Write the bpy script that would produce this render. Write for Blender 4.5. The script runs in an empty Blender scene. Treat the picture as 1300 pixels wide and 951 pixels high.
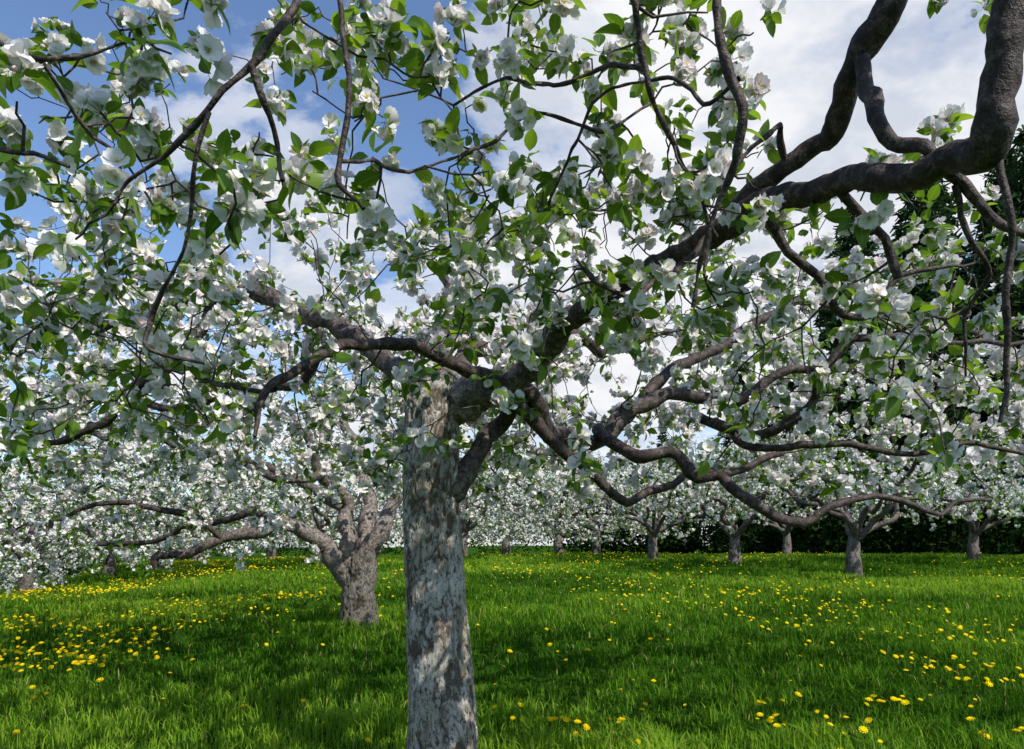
import bpy, math
import numpy as np
from mathutils import Vector
rng = np.random.default_rng(11)
U = rng.uniform
FP = 950.0; CZ = 1.3
sc = bpy.context.scene

# ------------------------------------------------------------------ helpers
def W(u, v, d):
    """survey bearing + distance -> world metres"""
    return np.array([(u-650)/FP*d, d, CZ+(690-v)/FP*d])

def terrain(x, y):
    x = np.asarray(x, float); y = np.asarray(y, float)
    yy = np.minimum(y, 30)
    h = 0.034*(yy-8.5) - 0.010*np.maximum(0, y-32)
    h = np.where(y < 2, 0.034*(2-8.5), h)
    h = h - 0.03*np.clip(-x-3, 0, 12)
    s = -(x + 10.5 + (y-17)*0.33)
    s = np.clip(s, 0, 14)
    h = h - 2.4*(1-np.exp(-(s/6.0)**2))
    h = h + 0.035*np.sin(x*0.9+1.3)*np.sin(y*0.7) + 0.02*np.sin(x*2.3+y*1.7)
    return h

def hash3(ix, iy, iz):
    n = (ix*374761393 + iy*668265263 + iz*1274126177) & 0x7fffffff
    n = ((n ^ (n >> 13))*1103515245) & 0x7fffffff
    n = (n ^ (n >> 16)) & 0xffff
    return n/65535.0
def vnoise(p):
    p = np.asarray(p, float); i = np.floor(p).astype(np.int64); f = p-i
    f = f*f*(3-2*f); r = 0
    for dx in (0, 1):
        for dy in (0, 1):
            for dz in (0, 1):
                w = (f[..., 0] if dx else 1-f[..., 0])*(f[..., 1] if dy else 1-f[..., 1])*(f[..., 2] if dz else 1-f[..., 2])
                r = r+w*hash3(i[..., 0]+dx, i[..., 1]+dy, i[..., 2]+dz)
    return r
def norm(a):
    return a/np.maximum(np.linalg.norm(a, axis=-1, keepdims=True), 1e-9)

class Geo:
    def __init__(s): s.V = []; s.F = []; s.T = []; s.G = []; s.n = 0
    def add(s, V, F, t, g):
        s.V.append(V); s.F.append(F+s.n); s.n += len(V)
        s.T.append(np.broadcast_to(t, (len(V),)).astype(np.float32)); s.G.append(np.broadcast_to(g, (len(V),)).astype(np.float32))
    def scatter(s, TV, TF, TG, M, P, t):
        n = len(P); m = len(TV)
        if n == 0: return
        V = np.einsum('nij,mj->nmi', M, TV)+P[:, None, :]
        F = (TF[None]+(np.arange(n)*m)[:, None, None]).reshape(-1, 4)
        s.add(V.reshape(-1, 3), F, np.repeat(t, m), np.tile(TG, n))
    def mesh(s, name, mat, smooth=True):
        V = np.concatenate(s.V).astype(np.float32); F = np.concatenate(s.F).astype(np.int32)
        me = bpy.data.meshes.new(name)
        me.vertices.add(len(V)); me.vertices.foreach_set('co', V.ravel())
        me.loops.add(F.size); me.loops.foreach_set('vertex_index', F.ravel())
        me.polygons.add(len(F)); me.polygons.foreach_set('loop_start', np.arange(len(F), dtype=np.int32)*4)
        me.update(calc_edges=True)
        me.polygons.foreach_set('use_smooth', np.full(len(F), smooth))
        a = me.attributes.new('tint', 'FLOAT', 'POINT'); a.data.foreach_set('value', np.concatenate(s.T))
        a = me.attributes.new('grad', 'FLOAT', 'POINT'); a.data.foreach_set('value', np.concatenate(s.G))
        me.materials.append(mat); me.update()
        print(name, len(F))
        return me
def obj(name, me, parent=None, loc=(0, 0, 0)):
    o = bpy.data.objects.new(name, me); sc.collection.objects.link(o)
    o.location = loc
    if parent: o.parent = parent
    return o
def empty(name, loc=(0, 0, 0), rz=0, s=1):
    o = bpy.data.objects.new(name, None); sc.collection.objects.link(o)
    o.location = loc; o.rotation_euler = (0, 0, rz); o.scale = (s, s, s); o.empty_display_size = 0.3
    return o
def frames(D, R):
    D = norm(D); X = norm(np.cross(R, D)); Y = np.cross(D, X)
    return np.stack([X, Y, D], axis=2)

# ------------------------------------------------------------------ materials
def newmat(name):
    m = bpy.data.materials.new(name); m.use_nodes = True
    nt = m.node_tree; nt.nodes.clear()
    out = nt.nodes.new('ShaderNodeOutputMaterial')
    return m, nt, out
def ramp(nt, fac, stops, interp='LINEAR'):
    r = nt.nodes.new('ShaderNodeValToRGB'); e = r.color_ramp.elements; r.color_ramp.interpolation = interp
    while len(e) < len(stops): e.new(0.5)
    for k, (p, c) in enumerate(stops):
        e[k].position = p; e[k].color = (*c, 1)
    nt.links.new(fac, r.inputs[0]); return r.outputs[0]
def attr(nt, n):
    a = nt.nodes.new('ShaderNodeAttribute'); a.attribute_name = n; return a.outputs['Fac']
def mixc(nt, fac, a, b, mode='MIX'):
    m = nt.nodes.new('ShaderNodeMix'); m.data_type = 'RGBA'; m.blend_type = mode
    for sock, val in ((m.inputs[0], fac), (m.inputs[6], a), (m.inputs[7], b)):
        if hasattr(val, 'is_linked'): nt.links.new(val, sock)
        elif isinstance(val, (int, float)): sock.default_value = val
        else: sock.default_value = (*val, 1)
    return m.outputs[2]
def math_(nt, op, a, b=0.0, clamp=False):
    m = nt.nodes.new('ShaderNodeMath'); m.operation = op; m.use_clamp = clamp
    for i, v in enumerate((a, b)):
        if hasattr(v, 'is_linked'): nt.links.new(v, m.inputs[i])
        else: m.inputs[i].default_value = v
    return m.outputs[0]
def noise(nt, vec, scale, detail=4, rough=0.6, dist=0.0):
    n = nt.nodes.new('ShaderNodeTexNoise'); n.inputs['Scale'].default_value = scale
    n.inputs['Detail'].default_value = detail; n.inputs['Roughness'].default_value = rough
    n.inputs['Distortion'].default_value = dist
    if vec is not None: nt.links.new(vec, n.inputs['Vector'])
    return n.outputs['Fac']
def coords(nt, scale=(1, 1, 1), kind='Object'):
    t = nt.nodes.new('ShaderNodeTexCoord'); m = nt.nodes.new('ShaderNodeMapping')
    m.inputs['Scale'].default_value = scale; nt.links.new(t.outputs[kind], m.inputs[0]); return m.outputs[0]
def foliage_shader(nt, out, col, tcol, tfac, rough=None, spec=0.3):
    if rough is not None:
        p = nt.nodes.new('ShaderNodeBsdfPrincipled'); p.inputs['Roughness'].default_value = rough
        p.inputs['Specular IOR Level'].default_value = spec
    else: p = nt.nodes.new('ShaderNodeBsdfDiffuse')
    nt.links.new(col, p.inputs[0])
    t = nt.nodes.new('ShaderNodeBsdfTranslucent'); nt.links.new(tcol, t.inputs[0])
    mx = nt.nodes.new('ShaderNodeMixShader'); mx.inputs[0].default_value = tfac
    nt.links.new(p.outputs[0], mx.inputs[1]); nt.links.new(t.outputs[0], mx.inputs[2]); nt.links.new(mx.outputs[0], out.inputs[0])

def leaf_mat():
    m, nt, out = newmat('apple_leaf')
    t = attr(nt, 'tint'); g = attr(nt, 'grad')
    c = ramp(nt, t, [(0, (0.032, 0.085, 0.010)), (0.5, (0.085, 0.170, 0.018)), (1, (0.19, 0.30, 0.035))])
    rib = ramp(nt, g, [(0, (1, 1, 1)), (0.14, (0, 0, 0))])
    c = mixc(nt, math_(nt, 'MULTIPLY', rib, 0.45), c, (0.2, 0.3, 0.1))
    tc = mixc(nt, 1.0, c, (2.3, 2.1, 0.8), 'MULTIPLY')
    foliage_shader(nt, out, c, tc, 0.45, 0.42, 0.35); return m
def petal_mat():
    m, nt, out = newmat('apple_petal')
    t = attr(nt, 'tint'); g = attr(nt, 'grad')
    c = ramp(nt, g, [(0, (0.56, 0.62, 0.36)), (0.22, (0.86, 0.845, 0.80)), (0.8, (0.89, 0.865, 0.85)), (1, (0.88, 0.82, 0.82))])
    pk = ramp(nt, t, [(0, (0, 0, 0)), (0.74, (0, 0, 0)), (0.92, (0.35, 0.35, 0.35)), (1, (1, 1, 1))])
    c = mixc(nt, math_(nt, 'MULTIPLY', pk, 0.5), c, (0.80, 0.42, 0.50))
    foliage_shader(nt, out, c, c, 0.33); return m
def simple_fol(name, stops, tf=0.3, mul=(1.6, 1.7, 0.8)):
    m, nt, out = newmat(name)
    c = ramp(nt, attr(nt, 'tint'), stops)
    tc = mixc(nt, 1.0, c, mul, 'MULTIPLY')
    foliage_shader(nt, out, c, tc, tf); return m
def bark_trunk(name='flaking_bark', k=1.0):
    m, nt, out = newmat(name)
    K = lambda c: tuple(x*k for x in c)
    v = coords(nt, (1, 1, 0.42))
    n1 = noise(nt, v, 15, 8, 0.78, 1.0); n2 = noise(nt, v, 60, 4, 0.75, 0.3); n3 = noise(nt, v, 5.0, 2, 0.5)
    g = attr(nt, 'grad')
    c = ramp(nt, n1, [(0.34, K((0.14, 0.105, 0.08))), (0.44, K((0.34, 0.29, 0.235))), (0.50, K((0.56, 0.52, 0.455))), (0.60, K((0.74, 0.71, 0.65)))])
    c = mixc(nt, ramp(nt, n3, [(0.45, (0, 0, 0)), (0.68, (0.55, 0.55, 0.55))]), c, K((0.36, 0.31, 0.22)))
    c = mixc(nt, ramp(nt, n2, [(0.39, (0.92, 0.92, 0.92)), (0.47, (0, 0, 0))]), c, K((0.075, 0.058, 0.045)))
    c = mixc(nt, ramp(nt, g, [(0.0, (0.85, 0.85, 0.85)), (0.5, (0, 0, 0))]), c, K((0.11, 0.082, 0.06)))
    # darker and browner towards the foot
    sp = nt.nodes.new('ShaderNodeSeparateXYZ'); tcn = nt.nodes.new('ShaderNodeTexCoord'); nt.links.new(tcn.outputs['Object'], sp.inputs[0])
    foot = math_(nt, 'MULTIPLY', math_(nt, 'SUBTRACT', 1.05, math_(nt, 'ADD', sp.outputs[2], math_(nt, 'MULTIPLY', n3, 0.5))), 0.9, True)
    c = mixc(nt, math_(nt, 'MULTIPLY', foot, 0.6), c, mixc(nt, 1.0, c, (0.60, 0.50, 0.40), 'MULTIPLY'))
    p = nt.nodes.new('ShaderNodeBsdfDiffuse')
    nt.links.new(c, p.inputs[0])
    hsum = math_(nt, 'ADD', math_(nt, 'MULTIPLY', n1, 1.0), math_(nt, 'MULTIPLY', n2, 0.7))
    b = nt.nodes.new('ShaderNodeBump'); b.inputs['Strength'].default_value = 1.0; b.inputs['Distance'].default_value = 0.03
    nt.links.new(hsum, b.inputs['Height']); nt.links.new(b.outputs[0], p.inputs['Normal']); nt.links.new(p.outputs[0], out.inputs[0])
    return m
def bark_limb():
    m, nt, out = newmat('limb_bark')
    v = coords(nt, (1, 1, 1))
    n1 = noise(nt, v, 26, 4, 0.72, 0.4); n2 = noise(nt, v, 120, 2, 0.6)
    c = ramp(nt, n1, [(0.34, (0.018, 0.012, 0.010)), (0.5, (0.052, 0.035, 0.029)), (0.66, (0.15, 0.115, 0.098))])
    old = ramp(nt, n1, [(0.34, (0.05, 0.038, 0.032)), (0.48, (0.17, 0.135, 0.11)), (0.62, (0.38, 0.34, 0.30))])
    c = mixc(nt, attr(nt, 'tint'), c, old)
    c = mixc(nt, ramp(nt, n2, [(0.35, (0.8, 0.8, 0.8)), (0.5, (0, 0, 0))]), c, (0.018, 0.013, 0.011))
    p = nt.nodes.new('ShaderNodeBsdfPrincipled'); p.inputs['Roughness'].default_value = 0.62; p.inputs['Specular IOR Level'].default_value = 0.3
    nt.links.new(c, p.inputs['Base Color'])
    b = nt.nodes.new('ShaderNodeBump'); b.inputs['Strength'].default_value = 1.0; b.inputs['Distance'].default_value = 0.008
    nt.links.new(math_(nt, 'ADD', n1, math_(nt, 'MULTIPLY', n2, 0.4)), b.inputs['Height']); nt.links.new(b.outputs[0], p.inputs['Normal']); nt.links.new(p.outputs[0], out.inputs[0])
    return m
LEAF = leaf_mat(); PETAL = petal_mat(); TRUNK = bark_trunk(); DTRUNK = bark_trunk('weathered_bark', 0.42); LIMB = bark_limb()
STAMEN = simple_fol('stamens_and_stalks', [(0, (0.13, 0.22, 0.05)), (0.5, (0.16, 0.2, 0.05)), (0.51, (0.6, 0.48, 0.1)), (1, (0.65, 0.55, 0.18))])
GRASSB = simple_fol('grass_blade', [(0, (0.022, 0.072, 0.006)), (0.5, (0.085, 0.195, 0.013)), (0.93, (0.23, 0.36, 0.030)), (1, (0.38, 0.35, 0.12))], 0.28)
DANDY = simple_fol('dandelion', [(0, (0.09, 0.2, 0.03)), (0.4, (0.09, 0.2, 0.03)), (0.41, (0.85, 0.58, 0.005)), (1, (0.9, 0.70, 0.01))], 0.15, (1, 1, 1))
NEEDLE = simple_fol('spruce_needles', [(0, (0.012, 0.030, 0.014)), (1, (0.055, 0.10, 0.034))], 0.1)
WOODS = simple_fol('woodland_leaves', [(0, (0.010, 0.025, 0.007)), (0.6, (0.03, 0.065, 0.014)), (1, (0.10, 0.18, 0.03))], 0.2)

# ------------------------------------------------------------------ tubes & skeleton
def catmull(P, R, step, k=1.0):
    P = np.asarray(P, float); R = np.asarray(R, float)
    Q = np.vstack([2*P[0]-P[1], P, 2*P[-1]-P[-2]]); oP = []; oR = []
    for i in range(len(P)-1):
        n = max(2, int(np.linalg.norm(P[i+1]-P[i])/step))
        t = (np.arange(n)/n)[:, None]
        a, b, c, d = Q[i], Q[i+1], Q[i+2], Q[i+3]
        cr = 0.5*((2*b)+(-a+c)*t+(2*a-5*b+4*c-d)*t*t+(-a+3*b-3*c+d)*t**3)
        oP.append(k*cr+(1-k)*(b+(c-b)*t))
        oR.append(R[i]+(R[i+1]-R[i])*t[:, 0])
    return np.vstack(oP+[P[-1:]]), np.concatenate(oR+[R[-1:]])
def tube(g, P, R, sides, knob=0.0):
    n = len(P); T = norm(np.gradient(P, axis=0))
    a = np.array([0.3, 0.2, 1.0]) if abs(T[0][2]) < 0.9 else np.array([1.0, 0.1, 0.0])
    X = np.zeros((n, 3)); x = a
    for i in range(n):
        x = x-T[i]*np.dot(x, T[i]); x = x/max(np.linalg.norm(x), 1e-6); X[i] = x
    Y = np.cross(T, X)
    th = np.arange(sides)*2*math.pi/sides
    rr = np.repeat(R[:, None], sides, 1)
    ring = X[:, None, :]*np.cos(th)[None, :, None]+Y[:, None, :]*np.sin(th)[None, :, None]
    if knob > 0:
        q = P[:, None, :]+ring*rr[..., None]
        rr = rr*(1+knob*(vnoise(q*18)-0.5)*1.3+knob*(vnoise(q*45+9)-0.5)*1.0)
    V = (P[:, None, :]+ring*rr[..., None]).reshape(-1, 3)
    i = np.arange(n-1)[:, None]*sides; j = np.arange(sides)[None]; k = (j+1) % sides
    F = np.stack([i+j, i+k, i+sides+k, i+sides+j], -1).reshape(-1, 4)
    g.add(V, F, np.repeat(np.clip((R-0.045)/0.05, 0, 1), sides), 1.0)

class Skel:
    def __init__(s, seed):
        s.N = np.zeros((90000, 3)); s.R = np.zeros(90000); s.D = np.zeros((90000, 3)); s.n = 0
        s.g = Geo(); s.tw = []; s.r = np.random.default_rng(seed)
    def reg(s, P, R):
        m = len(P); s.N[s.n:s.n+m] = P; s.R[s.n:s.n+m] = R
        s.D[s.n:s.n+m] = norm(np.gradient(P, axis=0)) if m > 1 else np.array([0, 0, 1.0])
        s.n += m
    def limb(s, pts, rad, sides=12, jit=0.012, step=0.05, knob=0.25, reg=True, bloom=False):
        P, R = catmull(pts, rad, step, 0.6)
        m = len(P)
        seed = s.r.uniform(0, 1000)
        L = np.concatenate([[0], np.cumsum(np.linalg.norm(np.diff(P, axis=0), axis=1))])
        # angular kinks: piecewise-linear random offsets every few cm plus a broader wander
        ks = np.arange(0, L[-1]+0.3, max(0.09, jit*7))
        off = np.stack([np.interp(L, ks, s.r.normal(0, 1, len(ks))) for _ in range(3)], -1)*jit*0.75
        off += np.stack([vnoise(np.stack([L*3, np.full(m, seed+k*7.1), np.full(m, k*3.3)], -1))-0.5 for k in range(3)], -1)*jit*2.5
        fade = np.minimum(1, L/0.12)[:, None]
        P = P+off*fade
        kn = vnoise(np.stack([L*9, np.full(m, seed), np.zeros(m)], -1))
        R = R*(1+0.6*np.maximum(0, kn-0.62))
        tube(s.g, P, R, sides, knob)
        if reg: s.reg(P, R)
        if bloom: s.tw.append((P, R))
    def grow(s, targets, sides=5, crook=0.10, rcoef=0.006, up=0.0, step=0.07, maxlen=2.2):
        T = np.asarray(targets, float)
        N = s.N[:s.n]
        d0 = np.array([np.min(np.linalg.norm(N-t, axis=1)) for t in T])
        for idx in np.argsort(d0):
            t = T[idx]
            dv = t-s.N[:s.n]; dd = np.linalg.norm(dv, axis=1)
            al = np.sum(dv*s.D[:s.n], axis=1)/np.maximum(dd, 1e-6)
            cost = dd*(1.25-0.25*al)
            k = int(np.argmin(cost)); L = dd[k]
            if L < 0.06 or L > maxlen: continue
            p = s.N[k]; r0 = min(s.R[k]*0.75, 0.0035+rcoef*L); r1 = 0.0022
            r0 = max(r0, 0.003)
            m = max(4, int(L/step))
            tt = np.linspace(0, 1, m+1)[:, None]
            dirn = (t-p)/L
            sd = norm(dirn+0.8*s.D[k]+s.r.normal(0, 0.3, 3))
            c1 = p+sd*L*0.35; c2 = t-norm(dirn+s.r.normal(0, 0.5, 3)+np.array([0, 0, up]))*L*0.3
            C = (1-tt)**3*p+3*(1-tt)**2*tt*c1+3*(1-tt)*tt*tt*c2+tt**3*t
            jit = s.r.normal(0, 1, (m+1, 3))*min(L, 0.8)*crook*0.28
            jit[0] = 0; C = C+jit
            Rr = r0+(r1-r0)*tt[:, 0]
            if L > 0.5 and sides > 4:
                C, Rr = catmull(C, Rr, step*0.55, 0.6)
            tube(s.g, C, Rr*(1+0.2*s.r.random(len(C))), sides, 0)
            s.reg(C, Rr); s.tw.append((C, Rr))
    def spurs(s, spacing, prob=1.0, spur=(0.02, 0.07), rmax=0.012):
        P = []; A = []
        for C, R in s.tw:
            seg = np.linalg.norm(np.diff(C, axis=0), axis=1); cum = np.concatenate([[0], np.cumsum(seg)]); L = cum[-1]
            xs = np.arange(L*0.15+s.r.random()*spacing, L, spacing)*1.0
            xs = xs+s.r.normal(0, spacing*0.25, len(xs)); xs = np.append(np.clip(xs, 0, L), L)
            for x in xs:
                if x < L and s.r.random() > prob: continue
                q = np.array([np.interp(x, cum, C[:, k]) for k in range(3)])
                if np.interp(x, cum, R) > rmax: continue
                j = min(np.searchsorted(cum, x), len(C)-1); tan = norm(C[j]-C[max(j-1, 0)])
                a = norm(s.r.normal(0, 1, 3)+np.array([0, 0, 0.55])+tan*(2.0 if x == L else 0.5))
                ln = s.r.uniform(*spur)
                e = q+a*ln
                if x < L:
                    mid = (q+e)/2+s.r.normal(0, 0.004, 3)
                    tube(s.g, np.array([q, mid, e]), np.array([0.0032, 0.0028, 0.0034]), 4)
                P.append(e); A.append(a)
        return np.array(P), np.array(A)

# ------------------------------------------------------------------ leaf and flower templates
def grid_faces(r, c):
    i = np.arange(r-1)[:, None]*c; j = np.arange(c-1)[None]
    return np.stack([i+j, i+j+1, i+c+j+1, i+c+j], -1).reshape(-1, 4)
def leaf_t(rows, L=0.062, Wd=0.038, curl=0.25):
    V = []; G = []
    for t in np.linspace(0, 1, rows):
        w = Wd/2*max(0.04, math.sin(math.pi*t**0.85)**0.75 if 0 < t < 1 else 0.04)
        z = 0.018+t*L; y = -curl*L*t*t
        for sx in (-1, 0, 1):
            V.append([sx*w, y+abs(sx)*w*0.38, z]); G.append(abs(sx))
    return np.array(V), grid_faces(rows, 3), np.array(G, float)
def flower_t(hi, r=0.024, cup=0.35):
    V = []; F = []; G = []; n = 0
    for k in range(5):
        a = k*2*math.pi/5+rng.normal(0, 0.06); ca, sa = math.cos(a), math.sin(a)
        cp = cup*rng.uniform(0.7, 1.4); rr = r*rng.uniform(0.92, 1.08)
        if hi:
            rows = [(0.03, 0.06), (0.35, 0.42), (0.72, 0.56), (1.0, 0.26)]
            cols = (-1, 0, 1)
        else:
            rows = [(0.05, 0.12), (0.55, 0.55), (1.0, 0.38)]; cols = (-1, 1)
        for (t, w) in rows:
            for cx in cols:
                x = t*rr*(0.94 if (cx == 0 and t == 1.0) else 1.0); y = cx*w*rr
                z = cp*rr*(t**1.4)+abs(cx)*w*rr*0.35 + rng.normal(0, 0.04)*rr
                V.append([x*ca-y*sa, x*sa+y*ca, z]); G.append(t)
        f = grid_faces(len(rows), len(cols)); F.append(f+n); n += len(rows)*len(cols)
    return np.array(V), np.vstack(F), np.array(G, float)
FH = [flower_t(True, cup=c) for c in (0.2, 0.4, 0.6, 0.95)]
FM = [flower_t(False, r=0.026, cup=c) for c in (0.3, 0.6, 0.9)]
# far flower: five petals as one bent quad each
def flower_far(cup):
    V = []; F = []; G = []
    for k in range(5):
        a = k*2*math.pi/5; ca, sa = math.cos(a), math.sin(a); n = len(V)
        for x, y, z in ((0.05, 0, 0), (0.6, -0.55, cup*0.5), (1.05, 0, cup), (0.6, 0.55, cup*0.5)):
            V.append([(x*ca-y*sa)*0.026, (x*sa+y*ca)*0.026, z*0.026]); G.append(0.5)
        F.append([n, n+1, n+2, n+3])
    return np.array(V), np.array(F), np.array(G)
FF = [flower_far(0.4), flower_far(0.9)]
LH = [leaf_t(6, curl=c) for c in (0.1, 0.3, 0.5)]
LM = [leaf_t(4, L=0.062, Wd=0.040, curl=c) for c in (0.1, 0.35)]
LF = [leaf_t(3, L=0.062, Wd=0.042, curl=c) for c in (0.1, 0.35)]
def stamen_t():
    V = []; F = []; n = 0
    for k in range(7):
        a = k*0.9+rng.normal(0, 0.1); r = 0.006*rng.uniform(0.4, 1); z = 0.010*rng.uniform(0.8, 1.2); w = 0.0009
        x, y = math.cos(a)*r, math.sin(a)*r
        V += [[-w, 0, 0], [w, 0, 0], [x+1.4*w, y, z], [x-1.4*w, y, z]]; F.append([n, n+1, n+2, n+3]); n += 4
    return np.array(V), np.array(F), np.ones(len(V))
ST = stamen_t()
def bud_t():
    g = Geo(); t = np.linspace(0, 1, 5); tube(g, np.stack([0*t, 0*t, t*0.014], -1), 0.0055*np.sin(np.pi*np.clip(t, 0.04, 0.96))**0.7, 6)
    return np.concatenate(g.V), np.concatenate(g.F), np.full(g.n, 0.9)
BD = bud_t()
PED = (np.array([[-0.0007, 0, 0], [0.0007, 0, 0], [0.0007, 0, 1], [-0.0007, 0, 1], [0, -0.0007, 0], [0, 0.0007, 0], [0, 0.0007, 1], [0, -0.0007, 1]], float), np.array([[0, 1, 2, 3], [4, 5, 6, 7]]), np.zeros(8))

def cone(A, lo, hi, r):
    """random directions at angle lo..hi from the axis"""
    n = len(A); R = norm(r.normal(0, 1, (n, 3))); X = norm(np.cross(A, R)); th = r.uniform(lo, hi, n)[:, None]
    return A*np.cos(th)+X*np.sin(th)
def bloom(P, A, gl, gf, gs, r, lod=0, nf=6, nl=6, scale=1.0, leafscale=1.0, fprob=0.85, bare=0.12):
    n = len(P); amt = r.random(n); amt = np.where(amt < bare, -0.6, amt)
    up = np.array([0, 0, 1.0])
    bl = r.uniform(0.0, 1.0, n)
    for j in range(nl):
        sel = r.random(n) < 0.85
        p = P[sel]; a = A[sel]; D = norm(cone(a, 0.6, 1.9, r)+np.array([0, 0, -0.05])); m = len(p)
        M = frames(D, up+r.normal(0, 0.55, (m, 3)))*(r.uniform(0.55, 1.25, m)*scale*leafscale)[:, None, None]
        tint = np.clip(bl[sel]*0.5+r.uniform(0, 0.5, m), 0, 1)
        T = (LH, LM, LF)[lod]
        kk = r.integers(0, len(T), m)
        for q in range(len(T)):
            w = kk == q; gl.scatter(*T[q], M[w], p[w], tint[w])
    T = (FH, FM, FF)[lod]
    for j in range(nf):
        sel = r.random(n) < fprob*(0.5+0.7*(amt))
        p = P[sel]; a = A[sel]; m = len(p)
        D = cone(a, 0.05, 1.35, r); ln = r.uniform(0.018, 0.040, m)*scale
        q = p+D*ln[:, None]; FD = norm(D+r.normal(0, 0.35, (m, 3))); s = r.uniform(0.75, 1.08, m)*scale
        M = frames(FD, r.normal(0, 1, (m, 3)))
        tint = r.random(m)*0.97
        kk = r.integers(0, len(T), m); isb = (r.random(m) < 0.08)
        if lod == 0:
            gf.scatter(*BD, M[isb]*s[isb][:, None, None], q[isb], np.full(isb.sum(), 1.0))
            MP = frames(D, r.normal(0, 1, (m, 3))); MP = MP*np.stack([np.ones(m), np.ones(m), ln], -1)[:, None, :]
            gs.scatter(*PED, MP, p, np.full(m, 0.2))
            gs.scatter(*ST, (M*s[:, None, None])[~isb], q[~isb], np.full((~isb).sum(), 0.9))
        else: isb[:] = False
        for k in range(len(T)):
            w = (kk == k) & ~isb
            gf.scatter(*T[k], M[w]*s[w][:, None, None], q[w], tint[w])

WK = 0.85
def px(u, v, d, w): return W(u, v, d), w/FP*d/2*WK
def limbpx(sk, L, **kw):
    a = [px(*l) for l in L]; sk.limb([x[0] for x in a], [x[1] for x in a], **kw)

# ------------------------------------------------------------------ main tree
def big_trunk(g, P, R, sides, amp=0.010, st=0.012):
    P, R = catmull(P, R, st)
    n = len(P); th = np.arange(sides)*2*math.pi/sides
    ring = np.stack([np.cos(th), np.sin(th), 0*th], -1)
    base = P[:, None, :]+ring[None]*R[:, None, None]
    q = base*np.array([1, 1, 0.55])
    lob = (vnoise(base*np.array([3, 3, 0.8])+5)-0.5)*0.16
    q2 = q+0.05*np.stack([vnoise(q*22+k*3)+0.5*vnoise(q*50+k*5) for k in range(3)], -1)
    pl = vnoise(q2*16+3)*0.4+vnoise(q2*38+7)*0.35+vnoise(q2*80+1)*0.25
    plate = np.clip((pl-0.38)*7, 0, 1)
    rr = R[:, None]*(1+lob)+amp*(plate-0.5)+amp*0.6*(vnoise(q*110)-0.5)
    V = P[:, None, :]+ring[None]*rr[..., None]
    i = np.arange(n-1)[:, None]*sides; j = np.arange(sides)[None]; k = (j+1) % sides
    F = np.stack([i+j, i+k, i+sides+k, i+sides+j], -1).reshape(-1, 4)
    g.add(V.reshape(-1, 3), F, 0.5, 1.0); g.G[-1] = plate.ravel().astype(np.float32)

main = empty('apple_tree')
tx, ty = -0.395, 4.2
gz = float(terrain(tx, ty))
gt = Geo()
tp = [(tx-0.0, ty, gz-0.15), (tx, ty, gz+0.05), (tx+0.005, ty, 0.35), (-0.43, 4.2, 1.0), (-0.452, 4.2, 1.5), (-0.452, 4.2, 1.85), (-0.44, 4.2, 2.10), (-0.42, 4.2, 2.20), (-0.40, 4.2, 2.24)]
big_trunk(gt, tp, [0.27, 0.225, 0.190, 0.166, 0.154, 0.150, 0.145, 0.10, 0.02], 220, 0.011, 0.008)
obj('trunk', gt.mesh('trunk', TRUNK), main)

S = Skel(5)
S.reg(np.array([[-0.44, 4.2, 2.1]]), np.array([0.12]))
limbpx(S, [(548, 560, 4.2, 60), (562, 520, 4.2, 58), (588, 503, 4.15, 50), (618, 494, 4.05, 42), (648, 488, 4.0, 38), (690, 438, 3.8, 34), (740, 388, 3.5, 31), (820, 345, 3.2, 30), (900, 300, 2.9, 32), (960, 265, 2.7, 34), (1060, 234, 2.4, 36), (1130, 222, 2.2, 38), (1195, 210, 2.05, 42), (1250, 193, 1.92, 48), (1270, 150, 1.87, 48), (1280, 60, 1.82, 50), (1300, -40, 1.8, 46), (1340, -170, 1.8, 40), (1390, -320, 1.75, 30)], sides=24, jit=0.016, step=0.022, knob=0.3)
limbpx(S, [(905, 296, 2.88, 24), (955, 245, 2.75, 25), (1000, 215, 2.65, 27), (1050, 180, 2.55, 30), (1072, 130, 2.45, 33), (1092, 70, 2.35, 38), (1128, 0, 2.25, 40), (1155, -90, 2.2, 36), (1150, -180, 2.1, 30)], sides=22, jit=0.016, step=0.022, knob=0.3)
limbpx(S, [(1094, 75, 2.33, 22), (1108, 120, 2.28, 26), (1125, 165, 2.2, 22), (1175, 192, 2.1, 19), (1212, 235, 2.1, 17), (1255, 275, 2.1, 14), (1310, 305, 2.1, 11), (1400, 330, 2.1, 8)], sides=14, jit=0.012, step=0.025)
# overhead limb (above the frame) that carries the hanging twigs
S.limb([W(1150, -180, 2.1), (0.75, 1.85, 3.15), (0.25, 1.7, 3.0), (-0.2, 1.6, 2.95), (-0.7, 1.55, 2.9), (-1.2, 1.5, 2.8), (-1.7, 1.6, 2.6)], [0.032, 0.03, 0.026, 0.022, 0.018, 0.014, 0.01], sides=12)
limbpx(S, [(648, 490, 4.0, 28), (600, 472, 3.8, 20), (560, 455, 3.7, 18), (520, 438, 3.55, 17), (480, 434, 3.4, 16), (430, 442, 3.2, 16), (385, 468, 3.0, 15), (345, 497, 2.9, 13), (328, 518, 2.85, 10), (326, 560, 2.8, 6)], sides=12, jit=0.012, step=0.03)
limbpx(S, [(350, 494, 2.9, 9), (310, 492, 2.95, 8), (270, 484, 3.0, 7), (220, 468, 3.1, 6), (150, 470, 3.2, 4)], sides=8, bloom=True)
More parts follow.
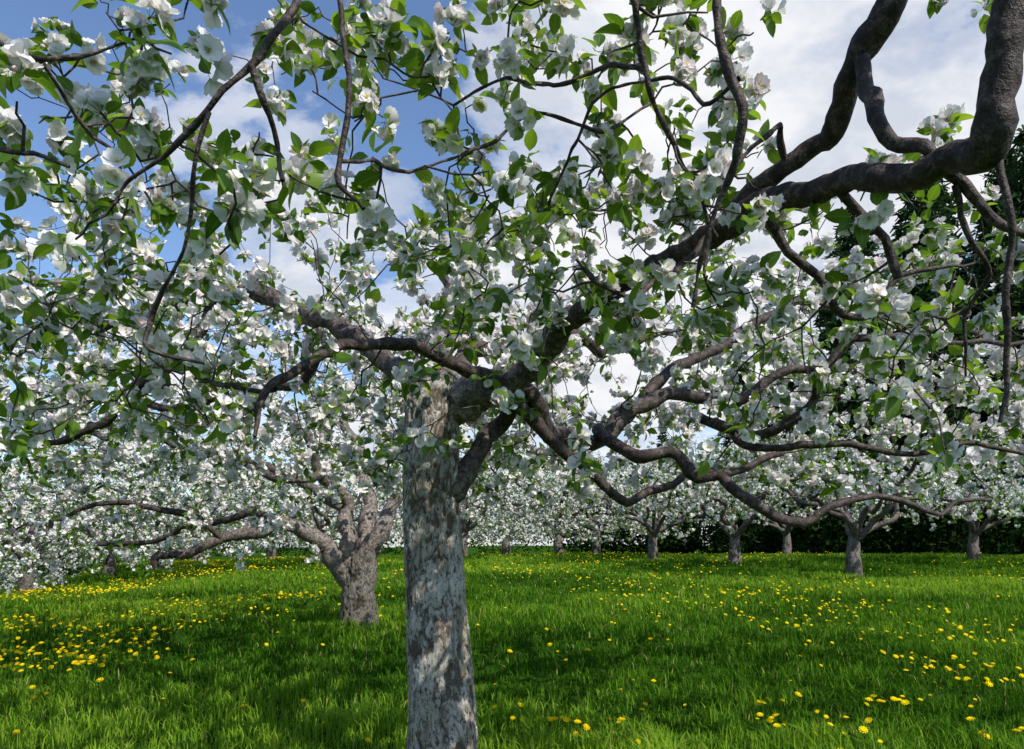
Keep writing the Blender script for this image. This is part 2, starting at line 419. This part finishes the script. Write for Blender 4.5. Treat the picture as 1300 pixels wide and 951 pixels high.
limbpx(S, [(560, 640, 4.2, 30), (578, 610, 4.2, 32), (600, 580, 4.25, 26), (622, 535, 4.3, 22), (652, 498, 4.1, 24), (672, 520, 4.2, 26), (700, 560, 4.4, 24), (745, 556, 4.6, 24), (790, 530, 4.8, 22), (850, 506, 5.0, 20), (920, 510, 5.1, 16), (990, 480, 5.2, 13), (1060, 470, 5.3, 10)], sides=14, jit=0.028)
limbpx(S, [(650, 500, 4.05, 26), (690, 548, 4.2, 20), (720, 585, 4.3, 17), (760, 612, 4.4, 15), (800, 640, 4.5, 14), (835, 622, 4.6, 12), (880, 600, 4.7, 12), (930, 598, 4.8, 10), (1000, 575, 5.0, 8)], sides=12, jit=0.028)
limbpx(S, [(760, 545, 4.65, 20), (810, 570, 4.3, 18), (855, 582, 4.2, 18), (888, 604, 4.1, 18), (915, 598, 4.1, 17), (940, 628, 4.0, 16), (975, 655, 4.0, 15), (1015, 662, 4.0, 13), (1055, 640, 4.0, 12), (1110, 638, 4.1, 10), (1180, 650, 4.1, 7), (1260, 640, 4.2, 5)], sides=12, jit=0.028)
limbpx(S, [(880, 530, 5.0, 15), (935, 552, 4.6, 14), (985, 548, 4.4, 14), (1018, 520, 4.3, 14), (1040, 475, 4.2, 13), (1085, 440, 4.2, 12), (1150, 425, 4.2, 10), (1230, 440, 4.3, 8), (1320, 430, 4.4, 6)], sides=12, jit=0.028)
limbpx(S, [(930, 552, 4.6, 12), (1000, 575, 4.5, 11), (1080, 560, 4.4, 10), (1160, 575, 4.4, 9), (1240, 560, 4.4, 7), (1340, 580, 4.4, 5)], sides=10, jit=0.028)
limbpx(S, [(960, 262, 2.7, 14), (1000, 320, 2.75, 14), (1035, 350, 2.8, 13), (1060, 395, 2.85, 12), (1100, 400, 2.9, 9), (1150, 350, 2.9, 8), (1210, 340, 2.9, 6)], sides=10)
limbpx(S, [(1060, 236, 2.4, 14), (1090, 270, 2.4, 13), (1125, 300, 2.4, 12), (1140, 345, 2.4, 14)], sides=10)
limbpx(S, [(540, 560, 4.25, 50), (530, 515, 4.3, 44), (505, 468, 4.5, 32), (455, 425, 4.9, 27), (400, 395, 5.2, 27), (340, 376, 5.5, 24), (270, 385, 5.7, 22), (190, 405, 5.9, 18), (110, 420, 6.2, 12), (0, 410, 6.6, 8)], sides=16, jit=0.05, knob=0.5)
limbpx(S, [(548, 560, 4.25, 50), (545, 500, 4.3, 40), (540, 450, 4.8, 22), (570, 400, 5.4, 16), (560, 350, 6.0, 12), (590, 330, 6.6, 9), (640, 310, 7.0, 6)], sides=14, jit=0.05)
limbpx(S, [(553, 560, 4.25, 50), (565, 505, 4.35, 38), (610, 460, 5.0, 22), (680, 430, 5.6, 18), (760, 440, 6.2, 14), (850, 420, 6.8, 10), (960, 430, 7.2, 7)], sides=14, jit=0.05)
limbpx(S, [(790, 530, 4.8, 16), (880, 450, 5.4, 16), (960, 400, 5.8, 14), (1060, 390, 6.1, 12), (1180, 400, 6.4, 10), (1330, 410, 6.6, 6)], sides=10, jit=0.05)
limbpx(S, [(455, 425, 4.9, 18), (380, 470, 5.6, 14), (300, 500, 6.0, 12), (200, 520, 6.5, 10), (80, 500, 6.8, 7)], sides=10, jit=0.05)
limbpx(S, [(270, 385, 5.7, 16), (200, 480, 5.4, 20), (130, 540, 5.4, 12), (40, 560, 5.5, 8)], sides=10, jit=0.05, knob=0.5)
# hanging twigs from the overhead limb
OV = dict(sides=8, jit=0.010, step=0.02, knob=0.45, bloom=False)
def hang(pts, **k):
    kw = dict(OV); kw.update(k); limbpx(S, pts, **kw)
hang([(430, -330, 1.58, 13), (400, -60, 1.5, 12), (380, 5, 1.45, 12), (345, 42, 1.42, 11), (318, 82, 1.42, 11), (268, 138, 1.42, 10), (215, 185, 1.45, 8), (160, 232, 1.5, 6), (140, 262, 1.5, 5)])
hang([(266, 142, 1.42, 8), (250, 215, 1.45, 8), (230, 290, 1.5, 7), (205, 350, 1.55, 7), (183, 402, 1.6, 7), (188, 440, 1.6, 6), (230, 465, 1.62, 5), (262, 478, 1.65, 4)])
hang([(440, -330, 1.58, 11), (428, -50, 1.6, 9), (437, 40, 1.6, 9), (437, 120, 1.6, 9), (431, 180, 1.6, 9), (430, 232, 1.6, 10), (462, 268, 1.6, 6)])
hang([(318, 82, 1.42, 8), (332, 130, 1.45, 8), (348, 180, 1.5, 7), (357, 225, 1.5, 6)])
hang([(430, 205, 1.6, 6), (480, 218, 1.8, 6), (545, 214, 2.0, 5), (610, 188, 2.2, 5), (680, 150, 2.3, 5), (760, 165, 2.4, 5), (830, 130, 2.5, 4)])
hang([(-160, -250, 1.6, 12), (-60, 0, 1.6, 10), (0, 58, 1.6, 8), (50, 76, 1.6, 7), (100, 70, 1.6, 6), (150, 55, 1.6, 4)])
hang([(50, 76, 1.6, 6), (90, 130, 1.65, 6), (125, 175, 1.7, 6), (165, 200, 1.7, 5), (200, 260, 1.8, 4)])
hang([(-60, 0, 1.6, 10), (-40, 150, 1.6, 10), (0, 198, 1.6, 9), (35, 210, 1.6, 7), (90, 212, 1.6, 5)])
hang([(780, -300, 1.65, 13), (800, -60, 1.9, 10), (818, 60, 2.0, 10), (822, 110, 2.0, 9), (845, 170, 2.1, 8), (880, 235, 2.2, 7), (905, 300, 2.3, 5)])
hang([(900, -330, 1.8, 14), (905, -60, 1.8, 13), (912, 40, 1.8, 12), (938, 130, 1.8, 15), (925, 205, 1.85, 12), (900, 255, 1.9, 9), (888, 320, 1.95, 8), (872, 390, 2.0, 6)], knob=0.6)
hang([(822, 90, 2.0, 7), (770, 85, 2.1, 7), (700, 110, 2.2, 6), (640, 100, 2.3, 5), (580, 130, 2.4, 4)])
hang([(938, 100, 1.8, 8), (890, 130, 1.9, 7), (850, 100, 2.0, 6), (780, 110, 2.1, 5), (720, 190, 2.2, 5), (700, 260, 2.3, 4)])
hang([(1268, 190, 1.9, 13), (1278, 260, 1.9, 12), (1287, 330, 1.92, 11), (1278, 400, 1.95, 10), (1282, 470, 2.0, 9), (1275, 540, 2.0, 7)])
hang([(1212, 235, 2.1, 10), (1235, 300, 2.15, 9), (1262, 340, 2.2, 8), (1230, 400, 2.3, 6), (1225, 480, 2.4, 4)])
hang([(905, 296, 2.88, 12), (850, 350, 2.7, 10), (800, 375, 2.6, 8), (760, 360, 2.6, 7), (735, 330, 2.6, 6)])
hang([(1000, 215, 2.65, 11), (990, 160, 2.5, 8), (940, 200, 2.4, 7), (905, 270, 2.4, 7), (895, 350, 2.4, 5)])
hang([(1290, -40, 1.8, 12), (1230, -90, 1.6, 12), (1185, -60, 1.5, 8), (1180, -20, 1.5, 6)])
# shoots and fruiting twigs
r5 = np.random.default_rng(21)
def box(n, x, y, z): return np.stack([r5.uniform(*x, n), r5.uniform(*y, n), r5.uniform(*z, n)], -1)
def reg(n, u, v, d):
    uu = r5.uniform(*u, n); vv = r5.uniform(*v, n); dd = r5.uniform(*d, n)
    return np.stack([W(a, b, c) for a, b, c in zip(uu, vv, dd)])
near = np.vstack([reg(22, (-40, 260), (0, 330), (1.5, 2.5)), reg(13, (250, 500), (20, 330), (1.6, 2.6)),
                  reg(40, (480, 960), (0, 200), (1.9, 3.0)), reg(80, (560, 980), (200, 440), (2.3, 3.6)),
                  reg(8, (1000, 1300), (130, 330), (1.9, 2.8)), reg(20, (1050, 1300), (300, 500), (2.2, 3.8)), reg(34, (0, 300), (330, 560), (2.2, 3.4)),
                  box(70, (-3.0, 3.0), (0.0, 2.0), (2.9, 3.9)), box(80, (-3.0, 3.0), (2.0, 3.6), (3.6, 4.3))])  # last two boxes: unseen overhead twigs, added for shadow on the grass
S.grow(near, crook=0.12, rcoef=0.005, step=0.05, maxlen=1.6)
n0 = len(S.tw)
def crown(n, x, y, zlo, zhi):
    p = box(n, x, y, (0, 1)); t = p[:, 2]; yy = p[:, 1]
    p[:, 2] = CZ+(zlo+(zhi-zlo)*t)*yy/6.0
    return p
far = np.vstack([crown(700, (-5.4, 3.0), (4.2, 8.4), 0.50, 2.15), crown(70, (-5.2, 2.2), (4.0, 7.8), 2.1, 2.8),
                 crown(380, (1.5, 6.2), (4.0, 8.6), 0.42, 1.75), crown(30, (2.0, 6.0), (4.5, 8.0), 1.7, 2.5), box(70, (-4.5, -1.6), (3.6, 6), (2.0, 3.3)), reg(120, (430, 760), (400, 640), (4.7, 7))])
S.grow(far, crook=0.12, rcoef=0.007, step=0.08, maxlen=2.0)
n1 = len(S.tw)
bare = np.vstack([reg(160, (0, 1300), (250, 600), (2.6, 5.0)), reg(80, (0, 1000), (30, 330), (1.9, 3.5))])
S.grow(bare, crook=0.14, rcoef=0.005, step=0.05, maxlen=1.2)
allt = S.tw
S.tw = allt[:n0]; P1, A1 = S.spurs(0.12, 0.60)
S.tw = allt[n0:n1]; P2, A2 = S.spurs(0.125, 0.88)
S.tw = allt[n1:]; P3, A3 = S.spurs(0.2, 0.15)
gl, gf, gs = Geo(), Geo(), Geo()
r6 = np.random.default_rng(3)
print('clusters', len(P1), len(P2), len(P3))
P1 = np.vstack([P1, P3]); A1 = np.vstack([A1, A3])
# clumpy crown: thin out in noise gaps
kk = vnoise(P2*2.4+3) > 0.38
P2, A2 = P2[kk], A2[kk]
# keep the space right round the camera position clear
k = np.linalg.norm(P1-np.array([0, 0, CZ]), axis=1) > 1.2
P1, A1 = P1[k], A1[k]
ov = P1[:, 2] > CZ+0.76*P1[:, 1]      # overhead crown out of view, filled out to shade the grass: lighter meshes
bloom(P1[~ov], A1[~ov], gl, gf, gs, r6, 0, 10, 6, 1.08, 0.98, fprob=0.95, bare=0.2)
bloom(P1[ov], A1[ov], gl, gf, gs, r6, 1, 9, 6, 1.2, 1.1, fprob=0.95, bare=0.1)
bloom(P2, A2, gl, gf, gs, r6, 1, 11, 5, 1.22, 0.92, fprob=0.97, bare=0.18)
obj('limbs_and_twigs', S.g.mesh('limbs', LIMB), main)
obj('leaves', gl.mesh('leaves', LEAF), main)
obj('blossoms', gf.mesh('blossoms', PETAL), main)
obj('stamens_and_stalks', gs.mesh('stamens', STAMEN, False), main)

# ------------------------------------------------------------------ second tree
t2 = empty('apple_tree')
g2 = Geo()
def w2(u, v, d=11.0): return W(u, v, d)
big_trunk(g2, [w2(456, 800), w2(456, 780), w2(455, 750), w2(458, 722), w2(462, 700)], [0.32, 0.26, 0.215, 0.23, 0.18], 80, 0.03, 0.02)
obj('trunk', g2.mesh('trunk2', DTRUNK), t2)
S2 = Skel(8)
def l2(L, **k): limbpx(S2, L, **k)
kw = dict(sides=12, jit=0.06, step=0.08, knob=0.3)
l2([(455, 760, 11, 34), (450, 735, 11, 34), (425, 702, 10.9, 26), (405, 680, 10.8, 23), (370, 664, 10.6, 20), (330, 670, 10.4, 17), (280, 682, 10.3, 15), (225, 698, 10.2, 14), (195, 712, 10.2, 12), (190, 725, 10.2, 9)], **kw)
l2([(372, 665, 10.6, 14), (340, 655, 10.9, 12), (270, 665, 11.2, 10), (200, 690, 11.5, 8), (130, 690, 11.8, 6)], **kw)
l2([(450, 722, 11, 32), (440, 680, 11, 24), (436, 640, 11, 20), (410, 600, 10.7, 16), (380, 550, 10.4, 13), (340, 520, 10, 9)], **kw)
l2([(462, 740, 11, 34), (468, 712, 11, 30), (482, 680, 11, 26), (500, 650, 11.1, 22), (520, 610, 11.3, 17), (560, 560, 11.6, 14), (600, 520, 12, 9)], **kw)
l2([(458, 715, 11.1, 30), (460, 670, 11.3, 24), (465, 620, 11.6, 18), (440, 540, 12, 14), (450, 470, 12.4, 9)], **kw)
l2([(436, 645, 11, 15), (380, 610, 11.6, 13), (300, 580, 12.2, 12), (200, 560, 12.8, 10), (80, 560, 13.2, 7)], **kw)
l2([(410, 600, 10.7, 13), (330, 590, 10, 12), (240, 570, 9.6, 11), (140, 540, 9.4, 9), (30, 520, 9.4, 6)], **kw)
l2([(380, 550, 10.4, 11), (300, 470, 10.4, 10), (200, 430, 10.6, 8), (110, 400, 11, 6)], **kw)
l2([(280, 682, 10.3, 9), (230, 650, 10.2, 9), (160, 640, 10, 8), (70, 650, 9.8, 6)], **kw)
def dome(n, cx, cy, r, z0, z1, rr, edge=0.5):
    a = rr.uniform(0, 2*math.pi, n); q = np.sqrt(rr.uniform(0.02, 1, n)); top = z0+(z1-z0)*np.sqrt(np.clip(1-0.75*q*q, 0, 1))
    lo = z0+0.35*(1-q)
    z = lo+(top-lo)*rr.random(n)**0.7
    return np.stack([cx+r*q*np.cos(a), cy+r*q*np.sin(a), z], -1)
rr = np.random.default_rng(9)
tg = np.vstack([dome(640, -3.9, 11, 4.5, 1.65, 4.9, rr), dome(280, -5.8, 10.4, 3.2, 0.95, 3.0, rr)])
S2.grow(tg, crook=0.12, rcoef=0.010, step=0.14, sides=4, maxlen=3)
P, A = S2.spurs(0.16, 0.92, rmax=0.02)
kk = vnoise(P*1.5+9) > 0.34
P, A = P[kk], A[kk]
print('t2', len(P))
gl, gf, gs = Geo(), Geo(), Geo()
bloom(P, A, gl, gf, gs, rr, 2, 10, 5, 1.45, 0.92, fprob=0.97, bare=0.18)
obj('limbs_and_twigs', S2.g.mesh('limbs2', LIMB), t2); obj('leaves', gl.mesh('leaves2', LEAF), t2); obj('blossoms', gf.mesh('blossoms2', PETAL), t2)

# ------------------------------------------------------------------ orchard trees (shared variants; the last has a high skirt)
variants = []
for vi in range(4):
    rr = np.random.default_rng(100+vi); s = Skel(50+vi); high = vi == 3
    g = Geo(); big_trunk(g, [(0, 0, -0.4), (0, 0, 0), (0.03, 0, 0.6), (0.0, 0.03, 1.2)], [0.25, 0.20, 0.15, 0.11], 26, 0.02, 0.05)
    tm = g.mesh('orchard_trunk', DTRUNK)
    s.reg(np.array([[0, 0, 1.1]]), np.array([0.1]))
    nb = 7
    for b in range(nb):
        a = b*2*math.pi/nb+rr.normal(0, 0.25); L = rr.uniform(2.4, 3.2); hz = rr.uniform(0.9 if high else 0.2, 1.7)
        pts = [np.array([0, 0, 0.85])]; n = 5
        for q in range(1, n+1):
            t = q/n; pts.append(np.array([math.cos(a)*L*t, math.sin(a)*L*t, 1.0+hz*math.sin(t*2.2)*1.0])+rr.normal(0, 0.16, 3))
        s.limb(pts, np.linspace(0.075, 0.018, n+1), sides=7, jit=0.05, step=0.12, knob=0.2)
    tg = dome(400, 0, 0, 4.0, 1.15, 4.1, rr) if high else np.vstack([dome(360, 0, 0, 3.9, 0.85, 4.1, rr), dome(130, 0, 0, 3.9, 0.5, 1.6, rr)])
    s.grow(tg, crook=0.12, rcoef=0.009, step=0.25, sides=3, maxlen=3)
    P, A = s.spurs(0.19, 0.92, rmax=0.03)
    kk = vnoise(P*1.1+vi*5) > 0.36
    P, A = P[kk], A[kk]
    gl, gf, gs = Geo(), Geo(), Geo()
    bloom(P, A, gl, gf, gs, rr, 2, 8, 5, 1.7, 0.92, fprob=0.93, bare=0.18)
    print('variant', len(P))
    variants.append((tm, s.g.mesh('orchard_limbs', LIMB), gl.mesh('orchard_leaves', LEAF), gf.mesh('orchard_blossoms', PETAL)))
spots = [(118, 24, 1.2), (705, 34, 1.2), (650, 42, 1.3), (828, 28, 1.15), (925, 26, 1.2), (1075, 20.5, 1.2), (20, 19.5, 1.1), (250, 32, 1.2), (345, 40, 1.2), (470, 36, 1.25), (560, 44, 1.3),
         (-90, 30, 1.1), (160, 44, 1.2), (60, 34, 1.2), (-20, 44, 1.2), (1240, 28, 1.15), (1390, 24, 1.2), (-130, 20, 1.1), (400, 28, 1.15), (590, 31, 1.15), (200, 26, 1.1), (770, 36, 1.2), (1000, 33, 1.1)]
for i, (u, d, ss) in enumerate(spots):
    x = (u-650)/FP*d+rng.normal(0, 0.3); z = float(terrain(x, d))
    e = empty('apple_tree', (x, d, z), rng.uniform(0, 6.28), ss*rng.uniform(0.92, 1.06))
    for nm, me in zip(('trunk', 'limbs_and_twigs', 'leaves', 'blossoms'), variants[3 if u > 800 else i % 3]): obj(nm, me, e)

# ------------------------------------------------------------------ spruces
sv = []
for vi in range(2):
    rr = np.random.default_rng(300+vi); H = 18.0; g = Geo(); gw = Geo()
    tube(gw, np.array([[0, 0, -0.5], [0, 0, 6], [0.1, 0, 12], [0, 0, H]]), np.array([0.3, 0.22, 0.13, 0.02]), 8)
    qv = np.array([[-0.5, 0, 0], [0.5, 0, 0], [0.35, 0, 1], [-0.12, 0, 1]]); qf = np.array([[0, 1, 2, 3]]); qg = np.ones(4)
    P = []; D = []
    z = 0.6
    while z < H-0.2:
        nb = rr.integers(7, 11); RR = 3.6*(1-z/H)**0.8+0.15
        for b in range(nb):
            a = rr.uniform(0, 6.28); L = RR*rr.uniform(0.65, 1.15); dr = rr.uniform(0.15, 0.4)
            m = max(3, int(L/0.16)); t = (np.arange(m)+0.5)/m
            c = np.stack([np.cos(a)*L*t, np.sin(a)*L*t, z-dr*L*t+0.18*L*t*t], -1)
            tube(gw, np.array([[0, 0, z], c[-1]]), np.array([0.03, 0.008]), 3)
            for q in range(3):
                P.append(c+rr.normal(0, 0.05, c.shape)); sd = rr.normal(0, 0.7, c.shape)+np.array([np.cos(a), np.sin(a), -0.45]); D.append(sd)
        z += rr.uniform(0.26, 0.42)
    P = np.vstack(P); D = np.vstack(D); n = len(P)
    M = frames(D, rr.normal(0, 1, (n, 3)))*np.stack([rr.uniform(0.09, 0.16, n), np.ones(n), rr.uniform(0.25, 0.5, n)], -1)[:, None, :]
    g.scatter(qv, qf, qg, M, P, rr.random(n))
    sv.append((gw.mesh('spruce_wood', LIMB), g.mesh('spruce_needles', NEEDLE, False)))
sp = [(18, 48, 0.85), (21.5, 48, 1.25), (24.5, 45, 1.35), (28, 50, 1.55), (31, 45, 1.45), (34, 52, 1.6), (37, 46, 1.4), (19.5, 44, 1.0), (27, 42, 1.15), (41, 50, 1.5), (12.5, 62, 0.6), (33, 41, 1.15), (46, 46, 1.4), (37.5, 41, 1.2), (23, 41, 0.95), (50, 54, 1.5), (30, 39, 1.0), (16, 52, 0.8), (26, 55, 1.4), (14.5, 46, 0.6)]
for i, (x, y, s) in enumerate(sp):
    e = empty('spruce_tree', (x, y, float(terrain(x, y))-0.2), rng.uniform(0, 6), s)
    for nm, me in zip(('trunk_and_boughs', 'needles'), sv[i % 2]): obj(nm, me, e)

# ------------------------------------------------------------------ woodland edge (one mass)
rr = np.random.default_rng(77); g = Geo()
lq = (np.array([[-0.4, 0, 0], [0.4, 0, 0], [0.25, 0.1, 1], [-0.25, 0.1, 1]]), np.array([[0, 1, 2, 3]]), np.ones(4))
def clump(cx, cy, cz, rx, rz, n, dark):
    d = norm(rr.normal(0, 1, (n, 3))); q = rr.uniform(0.55, 1.0, n)[:, None]
    lump = 1+0.35*(vnoise(d*2.2+cx)-0.5)[:, None]
    p = np.array([cx, cy, cz])+d*q*lump*np.array([rx, rx*0.7, rz])
    M = frames(rr.normal(0, 1, (n, 3)), rr.normal(0, 1, (n, 3)))*rr.uniform(0.12, 0.3, n)[:, None, None]
    g.scatter(*lq, M, p, np.clip(dark+rr.normal(0, 0.15, n), 0, 1))
for x in np.arange(5, 60, 1.6):
    y = 48-np.clip((x-8)*1.1, 0, 14)+rr.uniform(-1.5, 1.5); h = rr.uniform(2.0, 4.4); z = float(terrain(x, y))
    clump(x, y, z+h*0.7, rr.uniform(1.6, 2.6), h, 1300, rr.uniform(0.0, 0.35))
for x in np.arange(-95, 80, 3.6):
    y = 78+rr.uniform(-6, 6); h = rr.uniform(2.0, 4.0)
    clump(x, y, float(terrain(x, y))+h*0.8, rr.uniform(2.6, 4.2), h, 900, rr.uniform(0.1, 0.6))
obj('distant_woodland', g.mesh('distant_woodland', WOODS, False))

# ------------------------------------------------------------------ ground, grass, dandelions
xs = np.concatenate([np.linspace(-900, -62, 12), np.linspace(-60, 60, 241), np.linspace(62, 900, 12)])
ys = np.concatenate([np.linspace(-400, -12, 8), np.linspace(-10, 90, 201), np.linspace(95, 1200, 14)])
X, Y = np.meshgrid(xs, ys); g = Geo()
g.add(np.stack([X, Y, np.where(Y > 95, terrain(X, Y*0+95)-0.002*(Y-95), terrain(X, Y))], -1).reshape(-1, 3), grid_faces(len(ys), len(xs)), 0.5, 1.0)
m, nt, out = newmat('meadow_ground')
v = coords(nt)
c = ramp(nt, noise(nt, v, 1.3, 6, 0.65), [(0.3, (0.018, 0.055, 0.006)), (0.55, (0.040, 0.11, 0.010)), (0.75, (0.080, 0.16, 0.018))])
c = mixc(nt, ramp(nt, noise(nt, v, 30, 4, 0.7), [(0.4, (0.7, 0.7, 0.7)), (0.6, (0, 0, 0))]), c, (0.02, 0.05, 0.006))
p = nt.nodes.new('ShaderNodeBsdfDiffuse'); nt.links.new(c, p.inputs[0])
b = nt.nodes.new('ShaderNodeBump'); b.inputs['Strength'].default_value = 1; b.inputs['Distance'].default_value = 0.05
nt.links.new(noise(nt, v, 25, 3, 0.7), b.inputs['Height']); nt.links.new(b.outputs[0], p.inputs['Normal']); nt.links.new(p.outputs[0], out.inputs[0])
obj('ground', g.mesh('ground', m))

N = 330000; rr = np.random.default_rng(41)
y = rr.uniform(2.5, 36, N); x = rr.uniform(-0.86, 0.86, N)*(y+1.0)
cl = vnoise(np.stack([x*2.2, y*2.2, 0*x], -1)); cl2 = vnoise(np.stack([x*0.5, y*0.5, 0*x+4], -1)); cl3 = vnoise(np.stack([x*5, y*5, 0*x+9], -1))
h = (0.05+0.13*cl*cl+0.07*cl3+0.03*rr.random(N))*(0.55+0.8*cl2); wd = (0.0024+0.00040*y)*rr.uniform(0.7, 1.3, N)
a = rr.uniform(0, 6.28, N); lean = rr.uniform(0.1, 1.0, N)
z = terrain(x, y)-0.01; ca, sa = np.cos(a), np.sin(a)
b0 = np.stack([x, y, z], -1); side = np.stack([-sa, ca, 0*a], -1)*wd[:, None]
ld = np.stack([ca, sa, 0*a], -1)
m1 = b0+ld*(h*lean*0.35)[:, None]+np.array([0, 0, 1])*(h*0.6)[:, None]
tp_ = b0+ld*(h*lean)[:, None]+np.array([0, 0, 1])*(h*(1-0.25*lean))[:, None]
V = np.stack([b0-side, b0+side, m1-side*0.8, m1+side*0.8, tp_-side*0.1, tp_+side*0.1], 1).reshape(-1, 3)
Fq = (np.array([[0, 1, 3, 2], [2, 3, 5, 4]])[None]+(np.arange(N)*6)[:, None, None]).reshape(-1, 4)
cl4 = vnoise(np.stack([x*0.18, y*0.22, 0*x+14], -1))
g = Geo(); tint = np.clip(-0.32+0.7*cl2+0.6*(rr.random(N)-0.5)+0.3*cl3+0.55*cl4, 0, 0.9); tint[rr.random(N) < 0.02] = 1.0
g.add(V, Fq, np.repeat(tint, 6), 1.0)
obj('meadow_grass', g.mesh('meadow_grass', GRASSB))

# dandelions
Vd = []; Fd = []; n = 0
for ring, (r0, z0, nn) in enumerate([(1.0, 0.0, 10), (0.65, 0.25, 7)]):
    for k_ in range(nn):
        a = k_*2*math.pi/nn+ring*0.3; w = 3.2/nn*r0*0.9
        c_, s_ = math.cos(a), math.sin(a)
        for (rad, ww, zz) in ((0.05, 0.25, z0*0.5+0.05), (r0, 1, z0+0.12)):
            for sg in (-1, 1): Vd.append([c_*rad-s_*w*ww*sg*0.6, s_*rad+c_*w*ww*sg*0.6, zz])
        Fd.append([n, n+1, n+3, n+2]); n += 4
DT = (np.array(Vd), np.array(Fd), np.ones(len(Vd)))
M0 = 44000
y = 3.0+rr.random(M0)**0.85*33; x = rr.uniform(-0.8, 0.8, M0)*(y+1)
q = x/y; den = vnoise(np.stack([x*0.40, y*0.30, 0*x+2], -1))
den2 = vnoise(np.stack([x*1.8, y*1.5, 0*x+8], -1))
pr = np.where(q < -0.25, 0.95, 0.26)*np.clip((den-0.40)*4, 0.05, 1)*np.clip((den2-0.36)*3.5, 0.04, 1)
pr = np.where((q > -0.25) & (q < -0.05), pr*0.6, pr); pr = np.where((q > 0.3) & (y < 9), pr*1.3, pr); pr = np.where((y < 7.5) & (q < 0.3), pr*0.3, pr)
kp = rr.random(M0) < pr; x = x[kp]; y = y[kp]; n = len(x); print('dandelions', n)
hh = rr.uniform(0.10, 0.20, n); z = terrain(x, y)
top = np.stack([x+rr.normal(0, 0.015, n), y+rr.normal(0, 0.015, n), z+hh], -1); base = np.stack([x, y, z-0.01], -1)
g = Geo(); up = norm(np.stack([rr.normal(0, 0.3, n), rr.normal(-0.35, 0.3, n), np.ones(n)], -1))
g.scatter(*DT, frames(up, rr.normal(0, 1, (n, 3)))*rr.uniform(0.014, 0.031, n)[:, None, None], top, rr.uniform(0.5, 1, n))
D = top-base; MP = frames(D, rr.normal(0, 1, (n, 3)))*np.stack([np.full(n, 2.5), np.full(n, 2.5), np.linalg.norm(D, axis=1)], -1)[:, None, :]
g.scatter(*PED, MP, base, np.full(n, 0.1))
obj('dandelions', g.mesh('dandelions', DANDY, False))

# ------------------------------------------------------------------ sky, sun
EL, AZ = math.radians(47), math.radians(138)
w = bpy.data.worlds.new('World'); sc.world = w; w.use_nodes = True; nt = w.node_tree; nt.nodes.clear()
out = nt.nodes.new('ShaderNodeOutputWorld'); bg = nt.nodes.new('ShaderNodeBackground'); bg.inputs[1].default_value = 0.10
sky = nt.nodes.new('ShaderNodeTexSky'); sky.sky_type = 'NISHITA'; sky.sun_disc = False
sky.sun_elevation = EL; sky.sun_rotation = AZ; sky.air_density = 1.0; sky.dust_density = 0.4; sky.ozone_density = 2.0
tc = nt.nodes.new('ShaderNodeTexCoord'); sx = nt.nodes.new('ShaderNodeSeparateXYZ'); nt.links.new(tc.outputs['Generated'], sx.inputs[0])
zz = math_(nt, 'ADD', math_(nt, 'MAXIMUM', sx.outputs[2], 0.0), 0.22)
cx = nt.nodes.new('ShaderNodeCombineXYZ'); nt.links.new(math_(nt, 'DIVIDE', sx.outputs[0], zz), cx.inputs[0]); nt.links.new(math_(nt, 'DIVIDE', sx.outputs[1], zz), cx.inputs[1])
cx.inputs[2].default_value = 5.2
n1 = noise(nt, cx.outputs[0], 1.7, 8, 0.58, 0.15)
fac = math_(nt, 'ADD', math_(nt, 'ADD', n1, math_(nt, 'MULTIPLY', sx.outputs[0], 0.20)), math_(nt, 'MULTIPLY', math_(nt, 'SUBTRACT', sx.outputs[1], 0.78), 0.40))  # cloud cover thinned overhead and behind the camera to cut fill light
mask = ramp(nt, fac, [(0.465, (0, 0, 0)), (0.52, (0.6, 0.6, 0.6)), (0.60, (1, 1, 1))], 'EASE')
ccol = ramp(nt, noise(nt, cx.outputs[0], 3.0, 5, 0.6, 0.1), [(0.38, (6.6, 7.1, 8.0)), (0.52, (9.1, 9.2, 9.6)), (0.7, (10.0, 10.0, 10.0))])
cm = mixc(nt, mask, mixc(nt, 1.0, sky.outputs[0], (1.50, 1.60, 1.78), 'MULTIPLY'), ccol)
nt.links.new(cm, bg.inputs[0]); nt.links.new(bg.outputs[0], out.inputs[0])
sd = Vector((math.sin(AZ)*math.cos(EL), math.cos(AZ)*math.cos(EL), math.sin(EL)))
sl = bpy.data.lights.new('sun', 'SUN'); sl.energy = 5.0; sl.angle = math.radians(0.5); sl.color = (1, 0.955, 0.88)
so = bpy.data.objects.new('sun', sl); sc.collection.objects.link(so); so.rotation_euler = sd.to_track_quat('Z', 'Y').to_euler(); so.location = sd*30

cam = bpy.data.cameras.new('camera'); co = bpy.data.objects.new('camera', cam); sc.collection.objects.link(co)
co.location = (0, 0, CZ); co.rotation_euler = (math.radians(90), 0, 0)
cam.sensor_width = 36; cam.lens = 36*FP/1300; cam.shift_y = (690-475.5)/1300; cam.clip_start = 0.05; cam.clip_end = 3000
sc.camera = co
sc.view_settings.view_transform = 'Standard'; sc.view_settings.look = 'None'; sc.view_settings.exposure = 0
